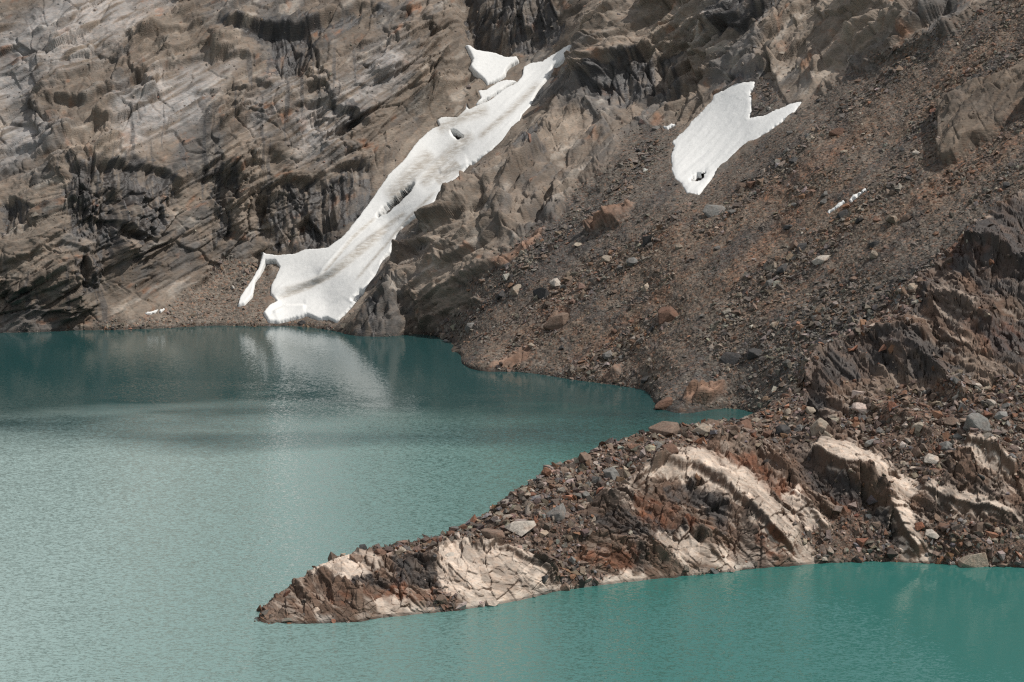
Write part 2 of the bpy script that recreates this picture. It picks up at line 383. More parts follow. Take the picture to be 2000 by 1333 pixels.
FLECKS = [([(281, 612), (300, 606), (312, 603), (305, 610), (290, 615)], 'lower of two tiny snow strips by the shore at the foot of the cliff'),
          ([(310, 606), (320, 600), (323, 604), (314, 610)], 'upper of two tiny snow strips by the shore at the foot of the cliff'),
          ([(1614, 414), (1630, 402), (1648, 391), (1650, 395), (1634, 407), (1618, 418)], 'lower piece of the broken snow streak across the brown scree'),
          ([(1656, 388), (1674, 375), (1690, 367), (1692, 371), (1676, 381), (1660, 392)], 'upper piece of the broken snow streak across the brown scree'),
          ([(1296, 248), (1312, 241), (1318, 243), (1304, 252)], 'small snow fleck left behind beside the broad forked snow patch')]
snow_s = {}
for nm, pl in [('main', SNOW_MAIN), ('up', SNOW_UP), ('mid', SNOW_MID), ('right', SNOW_RIGHT)] + [(str(k), p) for k, (p, _) in enumerate(FLECKS)]:
    snow_s[nm] = sdf(u, v, pl)
snow_all = np.maximum.reduce(list(snow_s.values()))
hole_s = np.maximum.reduce([sdf(u, v, h) for h in HOLES]) + 0.8 + 2.2 * fbm(a / 1.6, bb / 1.6, 121, 2)

SCREE = [[(838, 668), (870, 622), (930, 590), (905, 560), (960, 530), (1010, 470), (1080, 425), (1130, 370), (1190, 330), (1235, 255), (1300, 230), (1330, 240), (1310, 300), (1330, 380), (1420, 330), (1500, 262), (1590, 190), (1700, 120), (1850, 60), (2050, -60), (2700, -300), (2700, 1200), (1300, 1000), (860, 720)],
         [(150, 665), (190, 640), (300, 618), (400, 545), (440, 505), (480, 500), (530, 500), (530, 600), (640, 632), (700, 665)], [(1462, 235), (1470, 165), (1500, 160), (1520, 205), (1490, 228)]]
SLABS = [[(955, 716), (990, 697), (1030, 678), (1046, 682), (1032, 704), (1000, 722)], [(1335, 780), (1370, 758), (1415, 750), (1412, 772), (1380, 788), (1340, 790)],
         [(965, 520), (1010, 490), (1050, 455), (1065, 450), (1040, 485), (990, 522)], [(1140, 440), (1180, 420), (1240, 400), (1210, 440), (1150, 455)], [(1170, 745), (1200, 725), (1215, 712), (1210, 732), (1185, 748)], [(1070, 640), (1090, 612), (1115, 605), (1110, 625), (1085, 642)]]
scree = pmask(u, v, SCREE, 12, wob)
slab = pmask(u, v, SLABS, 5, wob * 0.2)
CRAG = [[(1838, 215), (1852, 205), (1880, 195), (1900, 180), (1950, 165), (2000, 140), (2100, 120), (2100, 190), (2000, 215), (1940, 265), (1900, 290), (1870, 318), (1845, 325), (1835, 300)]]
crag = pmask(u, v, CRAG, 4, wob * 0.15)
scree = scree * (1 - slab) * (1 - crag)
rock = 1 - scree

DARK = [[(135, 322), (190, 308), (240, 308), (330, 335), (350, 385), (330, 440), (280, 470), (240, 470), (225, 500), (215, 560), (165, 570), (150, 520), (190, 470), (125, 445)],
        [(500, 385), (560, 347), (640, 360), (690, 325), (735, 330), (735, 375), (700, 430), (640, 470), (560, 495), (510, 470)], [(525, 65), (620, 62), (620, 110), (560, 165), (525, 130)],
        [(905, -40), (1000, -40), (1090, 0), (1100, 50), (1060, 95), (1010, 108), (940, 85)], [(1155, 195), (1220, 132), (1330, 105), (1310, 165), (1210, 215)], [(0, 390), (45, 400), (70, 440), (20, 462), (0, 460)],
        [(1375, 152), (1490, 145), (1540, 215), (1480, 235), (1466, 160)], [(410, 330), (455, 330), (460, 470), (420, 480)], [(1040, 170), (1062, 160), (1058, 200), (1036, 215)], [(1010, 270), (1050, 255), (1060, 310), (1030, 330)],
        [(415, 60), (640, 40), (770, 10), (770, 35), (640, 62), (430, 80)], [(700, 618), (735, 612), (760, 650), (690, 655)], [(640, 185), (700, 205), (725, 250), (690, 260)], [(1400, -20), (1530, -20), (1500, 60), (1380, 75)]]
dz = pmask(u, v, DARK[:6] + DARK[7:8], 14, wob * 0.5)
disp = np.zeros(u.shape, F)
# broad ribs and gullies
def ridge(u, v, pts, h, w_up, w_dn, ends=0.12):
    d, s, al = line_dist(u, v, pts)
    w = np.where(s > 0, w_up, w_dn)
    return h * np.exp(-(d / w) ** 2) * ss(0, ends, al) * ss(0, ends, 1 - al)
def ledge(u, v, pts, h, w_up=40, w_dn=22, wv=None):
    d, s, al = line_dist(u, v, pts); sg = d * s
    if wv is not None: sg = sg + wv
    e = ss(0, 0.1, al) * ss(0, 0.1, 1 - al) * np.exp(-np.maximum(0, d - 150) / 20)
    k = ss(-4.5, 4.5, sg)
    return e * (k * h * np.exp(-np.maximum(sg, 0) / w_up) - (1 - k) * 0.7 * h * np.exp(np.minimum(sg, 0) / w_dn))
wl = wob * 0.22 + 1.2 * fbm(a / 2.6, bb / 2.6, 9, 2)
disp += ridge(u, v, [(660, 660), (720, 590), (790, 500), (870, 420), (960, 330), (1040, 240), (1120, 150), (1190, 60), (1240, -20)], 4.0, 26, 80)
disp += ridge(u, v, [(640, 480), (700, 400), (760, 320), (830, 235), (900, 160)], 3.0, 60, 18)
disp -= ridge(u, v, [(920, -60), (915, 0), (925, 50), (955, 90), (1005, 108)], 6.0, 26, 22)
disp -= ridge(u, v, [(520, 480), (505, 430), (515, 370), (545, 290)], 3.0, 22, 22)
disp -= ridge(u, v, [(205, 600), (220, 520), (200, 440), (235, 360)], 2.5, 22, 26)
for pts, h, wu, wd in (
        ([(60, 225), (110, 195), (170, 196), (250, 160), (330, 128), (400, 117), (460, 110), (520, 112)], 2.6, 40, 20),
        ([(420, 62), (520, 58), (600, 60), (640, 42), (700, 20), (770, 24)], 3.4, 40, 22),
        ([(70, 190), (110, 172), (200, 122), (260, 88), (330, 70), (420, 55)], 2.0, 34, 16),
        ([(540, 262), (552, 225), (580, 205), (640, 196), (690, 222), (720, 250)], 2.6, 34, 22),
        ([(125, 330), (200, 312), (260, 318), (330, 335), (350, 380)], 3.0, 50, 26),
        ([(490, 420), (505, 372), (560, 345), (610, 352), (660, 330), (720, 318)], 2.6, 40, 24),
        ([(0, 300), (60, 285), (150, 262), (230, 240)], 1.6, 30, 14), ([(0, 95), (80, 70), (160, 20)], 1.4, 30, 14),
        ([(140, 440), (180, 425), (230, 430), (300, 470), (330, 440), (360, 400)], 1.8, 24, 14),
        ([(0, 520), (60, 500), (120, 470), (180, 490), (230, 470)], 1.5, 30, 16), ([(0, 600), (70, 575), (150, 545), (210, 560)], 1.4, 26, 14),
        ([(360, 185), (450, 178), (500, 160), (540, 172)], 1.2, 24, 12),
        ([(1150, 165), (1200, 135), (1300, 92), (1363, 70), (1433, 50), (1480, 25), (1530, 5)], 3.0, 40, 22),
        ([(1240, 205), (1330, 165), (1400, 152), (1475, 140), (1500, 120)], 2.4, 30, 20),
        ([(1480, 150), (1484, 100), (1492, 50), (1510, 10)], 2.2, 30, 14),
        ([(1560, 190), (1590, 130), (1620, 80), (1660, 30)], 1.6, 24, 14), ([(1690, 140), (1720, 118), (1790, 90), (1830, 60)], 1.5, 18, 10),
        ([(1000, 330), (1060, 285), (1100, 250), (1150, 235), (1170, 215)], 1.8, 24, 16),
        ([(1120, 400), (1170, 370), (1230, 330), (1250, 300)], 1.4, 20, 12), ([(860, 470), (900, 440), (960, 395), (1010, 350)], 1.5, 24, 14),
        ([(760, 600), (830, 545), (900, 490), (960, 440)], 1.3, 20, 12), ([(690, 650), (705, 622), (760, 610), (800, 590)], 1.2, 20, 10)):
    disp += ledge(u, v, pts, h * 0.72, wu, wd, wl) * (0.55 + 0.6 * ss(-0.3, 0.3, wy))
big = fbm(a / 30, bb / 30, 5, 4) * 2.4
st1 = ridged(Lw / 34, Tw / 5.2, 11, 4, 0.6)
p1, h1, e1 = plates(Lw / 14.0, Tw / 4.2, 21, 1.0, 0.2, 0.04, 0.08)
p2, h2, e2 = plates(Lw / 3.4 + 0.4 * wx, Tw / 1.25, 23, 1.0, 0.3, 0.08, 0.2)
p3, h3, e3 = plates(a / 6.5 + 0.8 * wy, bb / 8.5, 29, 1.1, 0.2, 0.05, 0.06)
fin = fbm(Lw / 2.4, Tw / 0.9, 41, 2, 0.5)
def saw(T_, L_, per, lper, seed, lim):
    x = T_ / per + 0.35 * perlin(L_ / lper, T_ / (per * 3), seed); k = np.floor(x); f = x - k
    m = ss(-0.25, 0.2, perlin(L_ / (lper * 0.8) + k * 7.31, k * 3.7 + 0.5, seed + 5))
    return m * np.minimum(f / lim, 1) * (1 - np.clip((f - lim) / (1 - lim), 0, 1)) , m
sw1, _ = saw(Tw, Lw, 6.0, 30.0, 51, 0.12); sw2, _ = saw(Tw, Lw, 2.1, 11.0, 53, 0.16); sw3, _ = saw(T + 0.5 * wx, L, 1.25, 5.0, 55, 0.4)
p4, h4, e4 = plates(Lw / 1.5 + 0.5 * wy, Tw / 0.62, 43, 1.0, 0.4, 0.12)
pv1, hv1, ev1 = plates(a / 3.2 + 0.7 * wy, bb / 8.5, 57, 1.2, 0.3, 0.07, 0.13); pv2, hv2, ev2 = plates(a / 1.2 + 0.7 * wx, bb / 3.4, 59, 1.2, 0.3, 0.12, 0.35)
joint = 0.9 * (1 - e3) * ss(-0.2, 0.3, wx) + 0.6 * (1 - e1) + 0.45 * dz * (1 - ev1) + 0.7 * ss(0.05, 0.0, np.abs(perlin(Lw / 26, Tw / 5.0, 47)))
ribs = pmask(u, v, [[(1080, 120), (1240, -60), (1900, -60), (1600, 190), (1420, 200), (1250, 330), (1000, 470), (930, 560), (880, 670), (660, 670), (740, 560), (850, 420), (1040, 250)]], 20, wob)
rough_z = 0.45 * ribs + 0.38 + 1.1 * ss(-0.25, 0.35, fbm(a / 18, bb / 18, 77, 3))
disp += rock * (big + rough_z * (1 - 0.65 * dz) * (0.5 * st1 + 1.9 * sw1 + 0.8 * sw2 + 0.22 * sw3 + 2.1 * p1 + 0.65 * p2 + 0.24 * p4) - 0.55 * joint + 1.5 * rough_z * p3 * ss(-0.2, 0.4, wx) + dz * (1.9 * pv1 + 0.7 * pv2 - 1.2) + 0.12 * fin)
disp += scree * (fbm(a / 12, bb / 12, 61, 4) * 1.0 + 0.4 * ridged(L / 14, T / 2.4, 63, 3) + 0.16 * fbm(a / 1.2, bb / 1.2, 67, 2, 0.6))
disp += slab * 0.5 + crag * 2.6
near_snow = ss(-4, 5, snow_all)
disp = disp * (1 - near_snow) - near_snow * 0.9 - 1.1 * ss(-2, 4, hole_s) - 1.2 * ss(-16, -3, snow_s['main']) * (1 - near_snow) * ss(560, 500, V) * ss(1000, 800, U)
lean = ss(-62, -6, snow_all) * (1 - near_snow)
disp = np.where(disp > 0, disp * (1 - 0.85 * lean), disp)
shore_fade = ss(-0.4, 1.6, Zb.astype(F)); disp *= 0.2 + 0.8 * shore_fade
disp = soften(disp, 0.35)
PA = PB + NB * disp[..., None]
NA = grid_normals(PA); NA *= np.where((NA * NB).sum(-1, keepdims=True) < 0, -1, 1)

# ---- rock colours, with some light and shade painted in
def C(*c): return np.array(c, F)
def blend(c, m, k): return c * (1 - m[..., None]) + k * m[..., None]
alb = np.broadcast_to(C(0.168, 0.138, 0.112), u.shape + (3,)).copy()
n_a = fbm(a / 22, bb / 22, 81, 4) + 0.35 * (r2(h1, 1) - 0.5) + 0.2 * (r2(h2, 1) - 0.5); n_b = fbm(Lw / 12, Tw / 3, 83, 4); n_c = fbm(Lw / 5, Tw / 1.6, 87, 4)
alb = blend(alb, ss(-0.05, 0.35, n_a) * 0.65, C(0.225, 0.188, 0.152))                 # tan beds
alb = blend(alb, ss(0.0, 0.32, -n_a + 0.4 * n_b) * 0.75, C(0.108, 0.105, 0.102))       # grey beds
alb = blend(alb, ss(0.22, 0.42, n_b + 0.3 * n_c) * 0.55, C(0.33, 0.295, 0.255))        # pale fresh rock
alb = blend(alb, ss(0.18, 0.40, fbm(a / 7, bb / 7, 91, 4)) * ss(-.1, .3, n_c) * 0.6, C(0.25, 0.125, 0.07))  # rust
WHITE = [[(-200, 120), (0, 50), (150, -20), (420, -80), (330, 10), (210, 110), (0, 215), (-200, 260)], [(210, 190), (330, 140), (470, 120), (380, 230), (240, 300)],
         [(560, 215), (640, 170), (770, 95), (800, 120), (745, 190), (660, 260), (640, 330), (580, 310)], [(0, 330), (0, 230), (140, 235), (110, 300)], [(480, 200), (560, 150), (590, 170), (500, 260)], [(1330, 40), (1420, -10), (1480, 20), (1380, 80)]]
wm = pmask(u, v, WHITE, 30, wob) * ss(-0.02, 0.30, ridged(Lw / 16, Tw / 1.5, 93, 3) - 0.15)
alb = blend(alb, wm * 0.5, C(0.40, 0.385, 0.375))
cell_j = ((r2(h1, 4) - 0.5) * 22 + (r2(h2, 5) - 0.5) * 14).astype(F)
dm = pmask(u, v, DARK, 4, wob * 0.6 + cell_j)
streak = ss(-0.12, 0.14, fbm(a / 1.5 + 0.25 * wy, bb / 16, 95, 4) + 0.12 + 0.5 * (r2(h2, 6) - 0.5))
dark = dm * (0.35 + 0.65 * streak)
run = ss(0.26, 0.36, fbm(a / 2.0 + 0.3 * wx, bb / 26, 97, 3)) * pmask(u, v, [[(380, 120), (760, 90), (740, 420), (420, 480), (120, 420), (120, 300)], [(0, 520), (240, 480), (240, 640), (0, 650)]], 40, wob)
dark = np.maximum(dark, run * 0.75)
alb = blend(alb, dark * 0.85, C(0.046, 0.046, 0.048))  # wet streaks, and the shade of overhanging walls painted dark
# scree colours: grey beside the snow, brown and rust further down, pale by the near shore
sc_b = fbm(L / 30, T / 7, 101, 4); sc_c = fbm(a / 6, bb / 6, 103, 4)
brown = pmask(u, v, [[(880, 690), (960, 640), (1100, 560), (1250, 440), (1400, 380), (1500, 320), (1620, 230), (1800, 120), (2000, -20), (2200, 50), (2100, 300), (1800, 460), (1500, 620), (1300, 720), (1100, 740), (900, 710)]], 60, wob * 2)
ca = np.broadcast_to(C(0.108, 0.093, 0.078), u.shape + (3,)).copy()
ca = blend(ca, brown * (0.45 + 0.55 * ss(-0.3, 0.3, sc_b)), C(0.140, 0.104, 0.076))
ca = blend(ca, ss(0.12, 0.4, sc_b) * 0.6 * brown, C(0.140, 0.087, 0.060))
ca = blend(ca, ss(0.1, 0.4, sc_c) * 0.3, C(0.19, 0.165, 0.14))
ca = blend(ca, ss(0.08, 0.3, fbm(L / 40, T / 4.5, 107, 4)) * 0.6, C(0.058, 0.054, 0.052))
ca = blend(ca, ss(0.1, 0.4, -sc_c) * 0.5, C(0.065, 0.062, 0.06))
fan = pmask(u, v, [SCREE[1]], 20, wob); ca = blend(ca, fan * 0.7, C(0.165, 0.138, 0.112))
alb = blend(alb, scree, ca)
sl = np.broadcast_to(C(0.21, 0.125, 0.085), u.shape + (3,)) * (1 + 0.5 * n_c[..., None])
alb = blend(alb, slab * ss(1500, 1000, u + 2 * v - 900) * 0.0 + slab * 0.75, sl)
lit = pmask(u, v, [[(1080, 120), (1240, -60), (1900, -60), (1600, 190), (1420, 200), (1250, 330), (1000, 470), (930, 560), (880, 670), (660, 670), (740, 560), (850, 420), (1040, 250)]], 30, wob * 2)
alb = alb * (1 + 0.16 * lit * rock * (1 - dark))[..., None]  # ribs a lighter tan, their foot brightened to offset its own shade
alb = blend(alb, crag * 0.6, C(0.15, 0.115, 0.085))
alb *= (1 + rock * (0.34 * (r2(h2, 3) - 0.5) + 0.42 * (r2(h1, 2) - 0.5) + 0.2 * (r2(h4, 3) - 0.5) + 0.2 * (r2(h3, 1) - 0.5)) - 0.12 * rock * joint)[..., None]
dk_edge = ss(8, 0, np.abs(u - 1848)) * ss(195, 215, v) * ss(335, 310, v)
alb = blend(alb, ss(-2, 3, hole_s), C(0.03, 0.03, 0.032))
alb *= (1 - 0.5 * ss(0.9, 0.3, PA[..., 2] + 0.3 * wx))[..., None]         # wet band at the waterline
alb = np.clip(alb * 0.98, 0.015, 0.8)
vshore = lerp_line(us, sorted([s for s in SHORE if s != (882, 690)]))[None]
keepA = (V < vshore + 20) & ~((U > 1480) & (V > 860 - (U - 1480) * 0.42)) & ~((U > 2200) & (V > 560))
mount = lattice_mesh('mountain_slope', PA, keepA, M_MOUNT, {'albedo': alb, 'scree': scree, 'wet_shade': np.clip(dark, 0, 1)}, smooth=True)
mount['kind'] = 'structure'

# ------------------------------------------------------------------ snow
s_rag = fbm(a / 2.4, bb / 2.4, 111, 3) * 1.7 + fbm(a / 0.55, bb / 0.55, 119, 2) * 0.9
s_lump = fbm(Lw / 20, Tw / 5, 113, 3) * 0.22 + fbm(Lw / 10, Tw / 1.3, 115, 3) * 0.2 + fbm(a / 1.4, bb / 1.4, 117, 3) * 0.03
STEPS = ([(528, 588), (570, 572), (625, 552), (660, 530), (700, 500), (760, 455)], 0.9, 16, 10), ([(625, 548), (650, 515), (690, 470), (735, 430), (760, 405)], 0.6, 9, 5), ([(808, 366), (850, 330), (890, 300), (910, 285)], 0.4, 10, 10), ([(600, 600), (560, 600), (530, 612)], 0.5, 12, 9), ([(690, 600), (705, 575), (740, 545)], 0.45, 10, 10), ([(860, 345), (890, 335), (920, 325)], .4, 10, 8)
def snow_patch(name, pts, label, thick, edge, margin=4, dirt=None, group=None, steps=False, rag=1.0):
    x0, y0 = np.array(pts).min(0) - 14; x1, y1 = np.array(pts).max(0) + 14
    c0, c1 = np.searchsorted(us, [x0, x1]); r0, r1 = np.searchsorted(vs, [y0, y1]); sl = np.s_[r0:r1, c0:c1]
    uu, vv = u[sl], v[sl]
    s = sdf(uu, vv, pts)
    inner = ss(0, 14, s)
    s = np.minimum(s, -hole_s[sl]) + s_rag[sl] * rag
    h = np.where(s < 0, -1.2 - 0.25 * np.clip(-s, 0, 4), thick * np.sqrt(np.clip(s / edge, 0, 1)) - 0.15) + s_lump[sl] * inner
    if steps:
        for p_, hh, wu, wd in STEPS: h += ledge(uu, vv, p_, hh, wu, wd) * ss(0, 6, s)
    P = PB[sl] + NB[sl] * h[..., None]
    dm_ = np.zeros(uu.shape, F) if dirt is None else dirt[sl]
    o = lattice_mesh(name, P, (s > -margin) & (hole_s[sl] < 1.6) & (vv < vshore[:, c0:c1] + 4), M_SNOW, {'dirt': dm_})
    o['label'] = label; o['category'] = 'snow patch'
    if group: o['group'] = group
    return o
dirt = np.maximum.reduce([ridge(u, v, p, 1.0, w, w) for p, w in (([(820, 372), (850, 335), (890, 295), (930, 262)], 12), ([(850, 260), (900, 235), (960, 215)], 10), ([(690, 500), (740, 460), (800, 415)], 5), ([(530, 590), (600, 566), (650, 542), (720, 486), (775, 440)], 3.5), ([(690, 560), (740, 500), (800, 430), (860, 372)], 3), ([(630, 545), (690, 470), (740, 425)], 2.5), ([(930, 280), (1000, 220), (1060, 160)], 6), ([(540, 582), (600, 562), (650, 540), (720, 482), (770, 440)], 6), ([(760, 400), (800, 350), (850, 300)], 18), ([(900, 320), (850, 360)], 16))])
dirt = np.clip(dirt, 0, 1) * 0.85
snow_patch('snow_tongue', SNOW_MAIN, 'long white snow tongue running down a gully to the lake shore', 0.8, 2.5, dirt=dirt, steps=True)
snow_patch('snow_patch', SNOW_UP, 'small ragged snow patch hanging above the top of the long snow tongue', 1.1, 3)
snow_patch('snow_patch', SNOW_MID, 'thin sliver of snow beside the upper end of the long snow tongue', 0.9, 3)
snow_patch('snow_patch', SNOW_RIGHT, 'broad forked snow patch on the scree with a dark hole near its foot', 0.3, 7, rag=1.8)
for pts, lab in FLECKS:
    snow_patch('snow_patch', pts, lab, 0.3, 4, 2, rag=2.2)

A_alb = alb; A_scree = scree * (1 - near_snow)
# ------------------------------------------------------------------ headland
H_SHORE = [(440, 1224), (480, 1219), (600, 1221), (700, 1217), (740, 1208), (900, 1194), (1000, 1178), (1090, 1156), (1190, 1142), (1300, 1131), (1400, 1122), (1500, 1110), (1600, 1102), (1700, 1099), (1800, 1101), (1900, 1107), (2000, 1109), (2330, 1120)]
H_CREST = [(440, 1229), (478, 1212), (500, 1192), (535, 1166), (600, 1128), (640, 1108), (720, 1084), (790, 1076), (860, 1058), (920, 1022), (1000, 972), (1060, 935), (1130, 902), (1190, 876), (1260, 850), (1330, 844), (1420, 832), (1490, 804), (1560, 757), (1600, 712), (1700, 622), (1760, 570), (1830, 520), (1870, 476), (1930, 420), (2000, 372), (2330, 210)]
H_CDEPTH = [(440, 219.5), (495, 220), (600, 225), (720, 230), (860, 236), (1000, 245), (1130, 254), (1260, 264), (1420, 274), (1560, 286), (1700, 300), (1870, 312), (2000, 322), (2330, 345)]
ub = np.concatenate([np.arange(455, 2080, 1.6), np.arange(2080, 2330, 10)])
NF, NBK = 330, 40
def smooth1(x, k=9):
    kk = np.hanning(k + 2)[1:-1]; kk /= kk.sum(); return np.convolve(np.pad(x, k // 2, mode='edge'), kk, mode='valid')
v_s = smooth1(lerp_line(ub, H_SHORE)); v_c = smooth1(lerp_line(ub, H_CREST)); y_c = smooth1(lerp_line(ub, H_CDEPTH), 21)
y_s = shore_depth(ub, v_s)
tt = np.linspace(-0.06, 1, NF)[:, None]
Vf = v_s[None] + (v_c - v_s)[None] * tt
s_ = np.clip(tt, -0.06, 1)
Yf = y_s[None] + (y_c - y_s)[None] * (0.42 * s_ + 0.58 * s_ * np.abs(s_))
Uf = np.broadcast_to(ub[None], Vf.shape)
Xf, _, Zf = at_depth(Uf, Vf, Yf)
Pf = np.stack([Xf, Yf + 0 * Xf, Zf], -1)
# the far side of the headland falls away again to the water
q = np.linspace(0, 1, NBK + 1)[1:, None]
zc_ = Zf[-1][None]; span = np.maximum(zc_ * 1.3, 2.0) + 3
Yk = y_c[None] + q * span; Zk = zc_ - (0.35 * q + 0.65 * q * q) * (zc_ + 3.0)
Xk = Xf[-1][None] * (Yk / y_c[None])
P0 = np.concatenate([Pf, np.stack([Xk, Yk, Zk], -1)], 0)
NH = grid_normals(P0); NH *= np.where(NH[..., 2:3] < 0, -1, 1)
UH = np.broadcast_to(ub[None], P0.shape[:2]).astype(F)
VH = np.concatenate([Vf, v_c[None] - 40 * q], 0).astype(F)          # bearing rows (behind the crest they just run on)
a = (UH - 1000) * F(0.06); bb = (1200 - VH) * F(0.06)
back = (np.arange(P0.shape[0])[:, None] >= NF) & np.ones(P0.shape[:2], bool)
bb = np.where(back, bb + 2.0 * (np.concatenate([np.zeros((NF, 1)), q], 0) * 8).astype(F), bb).astype(F)
wx = fbm(a / 9, bb / 9, 203, 3); wy = fbm(a / 9, bb / 9, 231, 3)
ang = R(-36)
L = a * math.cos(ang) + bb * math.sin(ang); T = -a * math.sin(ang) + bb * math.cos(ang)
Tw = (T + 1.5 * wx).astype(F); Lw = (L + 2.0 * wy).astype(F)
wob = (fbm(a / 3, bb / 3, 207, 4) * 22).astype(F)
PALE = [[(588, 1118), (620, 1104), (690, 1100), (740, 1104), (700, 1118), (668, 1130), (640, 1116)], [(850, 1084), (900, 1068), (990, 1074), (1050, 1100), (1085, 1145), (1015, 1172), (930, 1190), (885, 1150), (862, 1118)],
        [(740, 1178), (790, 1185), (830, 1195), (760, 1208)], [(1225, 945), (1290, 918), (1340, 908), (1400, 915), (1450, 940), (1500, 975), (1530, 1000), (1490, 1010), (1440, 985), (1400, 960), (1350, 935), (1270, 945)],
        [(1450, 990), (1500, 1000), (1560, 1060), (1590, 1092), (1530, 1085), (1470, 1030)], [(1590, 866), (1640, 862), (1700, 890), (1745, 920), (1768, 945), (1740, 950), (1700, 935), (1660, 940), (1610, 910), (1585, 890)],
        [(1535, 972), (1560, 968), (1600, 1010), (1620, 1040), (1580, 1030), (1545, 1000)], [(1722, 990), (1760, 1000), (1780, 1050), (1815, 1085), (1790, 1092), (1750, 1040)], [(1810, 960), (1880, 970), (1930, 985), (1990, 1015), (1900, 1005), (1830, 985)],
        [(1715, 935), (1760, 930), (1800, 960), (1760, 985)], [(1100, 1150), (1190, 1135), (1260, 1128), (1180, 1148)], [(1290, 1040), (1340, 1055), (1400, 1085), (1440, 1110), (1380, 1105), (1310, 1070)], [(1880, 870), (1930, 880), (1990, 920), (1950, 930)]]
BLACK = [[(1290, 955), (1350, 950), (1400, 985), (1440, 1040), (1410, 1045), (1360, 990), (1300, 985)], [(770, 1110), (850, 1095), (870, 1140), (820, 1150), (780, 1135)], [(1560, 905), (1600, 920), (1690, 955), (1700, 990), (1640, 985), (1560, 940)], [(640, 1122), (700, 1125), (760, 1135), (700, 1150), (650, 1140)],
         [(1560, 790), (1580, 735), (1640, 690), (1720, 665), (1800, 660), (1860, 690), (1800, 740), (1700, 725), (1640, 740), (1600, 790)], [(1870, 480), (1930, 430), (2010, 380), (2100, 360), (2100, 640), (1980, 600), (1900, 560), (1860, 520)], [(1780, 700), (1860, 720), (1900, 740), (1850, 770), (1790, 740)], [(1690, 985), (1730, 1000), (1760, 1060), (1720, 1080), (1690, 1040)], [(1150, 1010), (1230, 1000), (1330, 1040), (1260, 1060), (1170, 1050)],
         [(1720, 570), (1800, 540), (1850, 560), (1800, 620), (1730, 620)], [(2100, 640), (1960, 620), (1900, 650), (1960, 720), (2100, 760)]]
RED = [[(1400, 905), (1450, 905), (1560, 960), (1600, 985), (1560, 990), (1480, 960)], [(1220, 985), (1300, 990), (1390, 1040), (1330, 1045), (1240, 1020)], [(1600, 960), (1680, 985), (1700, 1030), (1640, 1010)], [(1130, 1065), (1200, 1070), (1240, 1095), (1180, 1115), (1120, 1095)], [(640, 1150), (720, 1160), (840, 1150), (800, 1170), (700, 1180)], [(1840, 480), (1900, 470), (1920, 520), (1860, 520)], [(1900, 640), (2000, 650), (2000, 700), (1920, 690)], [(1740, 800), (1860, 800), (1900, 850), (1800, 850)], [(790, 1165), (860, 1140), (900, 1170), (830, 1185)], [(1470, 1040), (1540, 1070), (1590, 1095), (1500, 1090)]]
RUBBLE = [[(700, 1095), (860, 1050), (1000, 965), (1130, 890), (1260, 830), (1420, 810), (1480, 790), (1580, 800), (1600, 860), (1540, 880), (1480, 880), (1400, 870), (1330, 905), (1240, 930), (1130, 1010), (1160, 1050), (1100, 1110), (1060, 1090), (1000, 1070), (900, 1062), (800, 1090)],
          [(1640, 830), (1720, 770), (1900, 760), (2050, 740), (2100, 700), (2330, 700), (2330, 960), (1990, 920), (1900, 860), (1840, 900), (1850, 960), (1790, 950), (1740, 905)], [(1600, 1020), (1690, 990), (1740, 1050), (1760, 1095), (1600, 1100), (1560, 1050)], [(1840, 1000), (1990, 1030), (2330, 1030), (2330, 1110), (1830, 1100), (1790, 1050)],
          [(1480, 800), (1560, 760), (1700, 620), (1760, 570), (1830, 560), (1720, 660), (1600, 720), (1560, 800)], [(1085, 1110), (1130, 1100), (1200, 1120), (1180, 1138), (1090, 1150)], [(860, 1155), (900, 1165), (880, 1190), (830, 1190)]]
m_w = fbm(a / 0.9, bb / 0.9, 237, 3)
q1, k1, f1_ = plates(Lw / 5.5, Tw / 2.0, 221, 1.1, 0.3, 0.06, 0.07)
q2, k2, f2_ = plates(Lw / 2.0 + 0.4 * wx, Tw / 0.75, 223, 1.1, 0.4, 0.09, 0.12)
q3, k3, f3_ = plates(a / 2.6 + 0.6 * wy + 0.12 * m_w, bb / 3.0 + 0.12 * m_w, 229, 1.2, 0.3, 0.045, 0.05)
q5, k5, f5_ = plates(a / 1.1 + 0.6 * wx, bb / 0.9, 239, 1.2, 0.35, 0.08, 0.1)
q4, k4, f4_ = plates(Lw / 0.8 + 0.4 * wx, Tw / 0.34, 233, 1.1, 0.4, 0.12, 0.2)
cellw = ((r2(k1, 4) - 0.5) * 14 + (r2(k5, 5) - 0.5) * 12 + (r2(k2, 5) - 0.5) * 8).astype(F)
pale = pmask(UH, VH, PALE, 6, wob * 0.9 + cellw + 6); black = pmask(UH, VH, BLACK, 5, wob * 0.8 + cellw); red = pmask(UH, VH, RED, 8, wob + cellw); rub = pmask(UH, VH, RUBBLE, 10, wob)
rub = np.where(back, 1.0, rub).astype(F) * (1 - 0.8 * pale)
d = np.zeros(UH.shape, F)
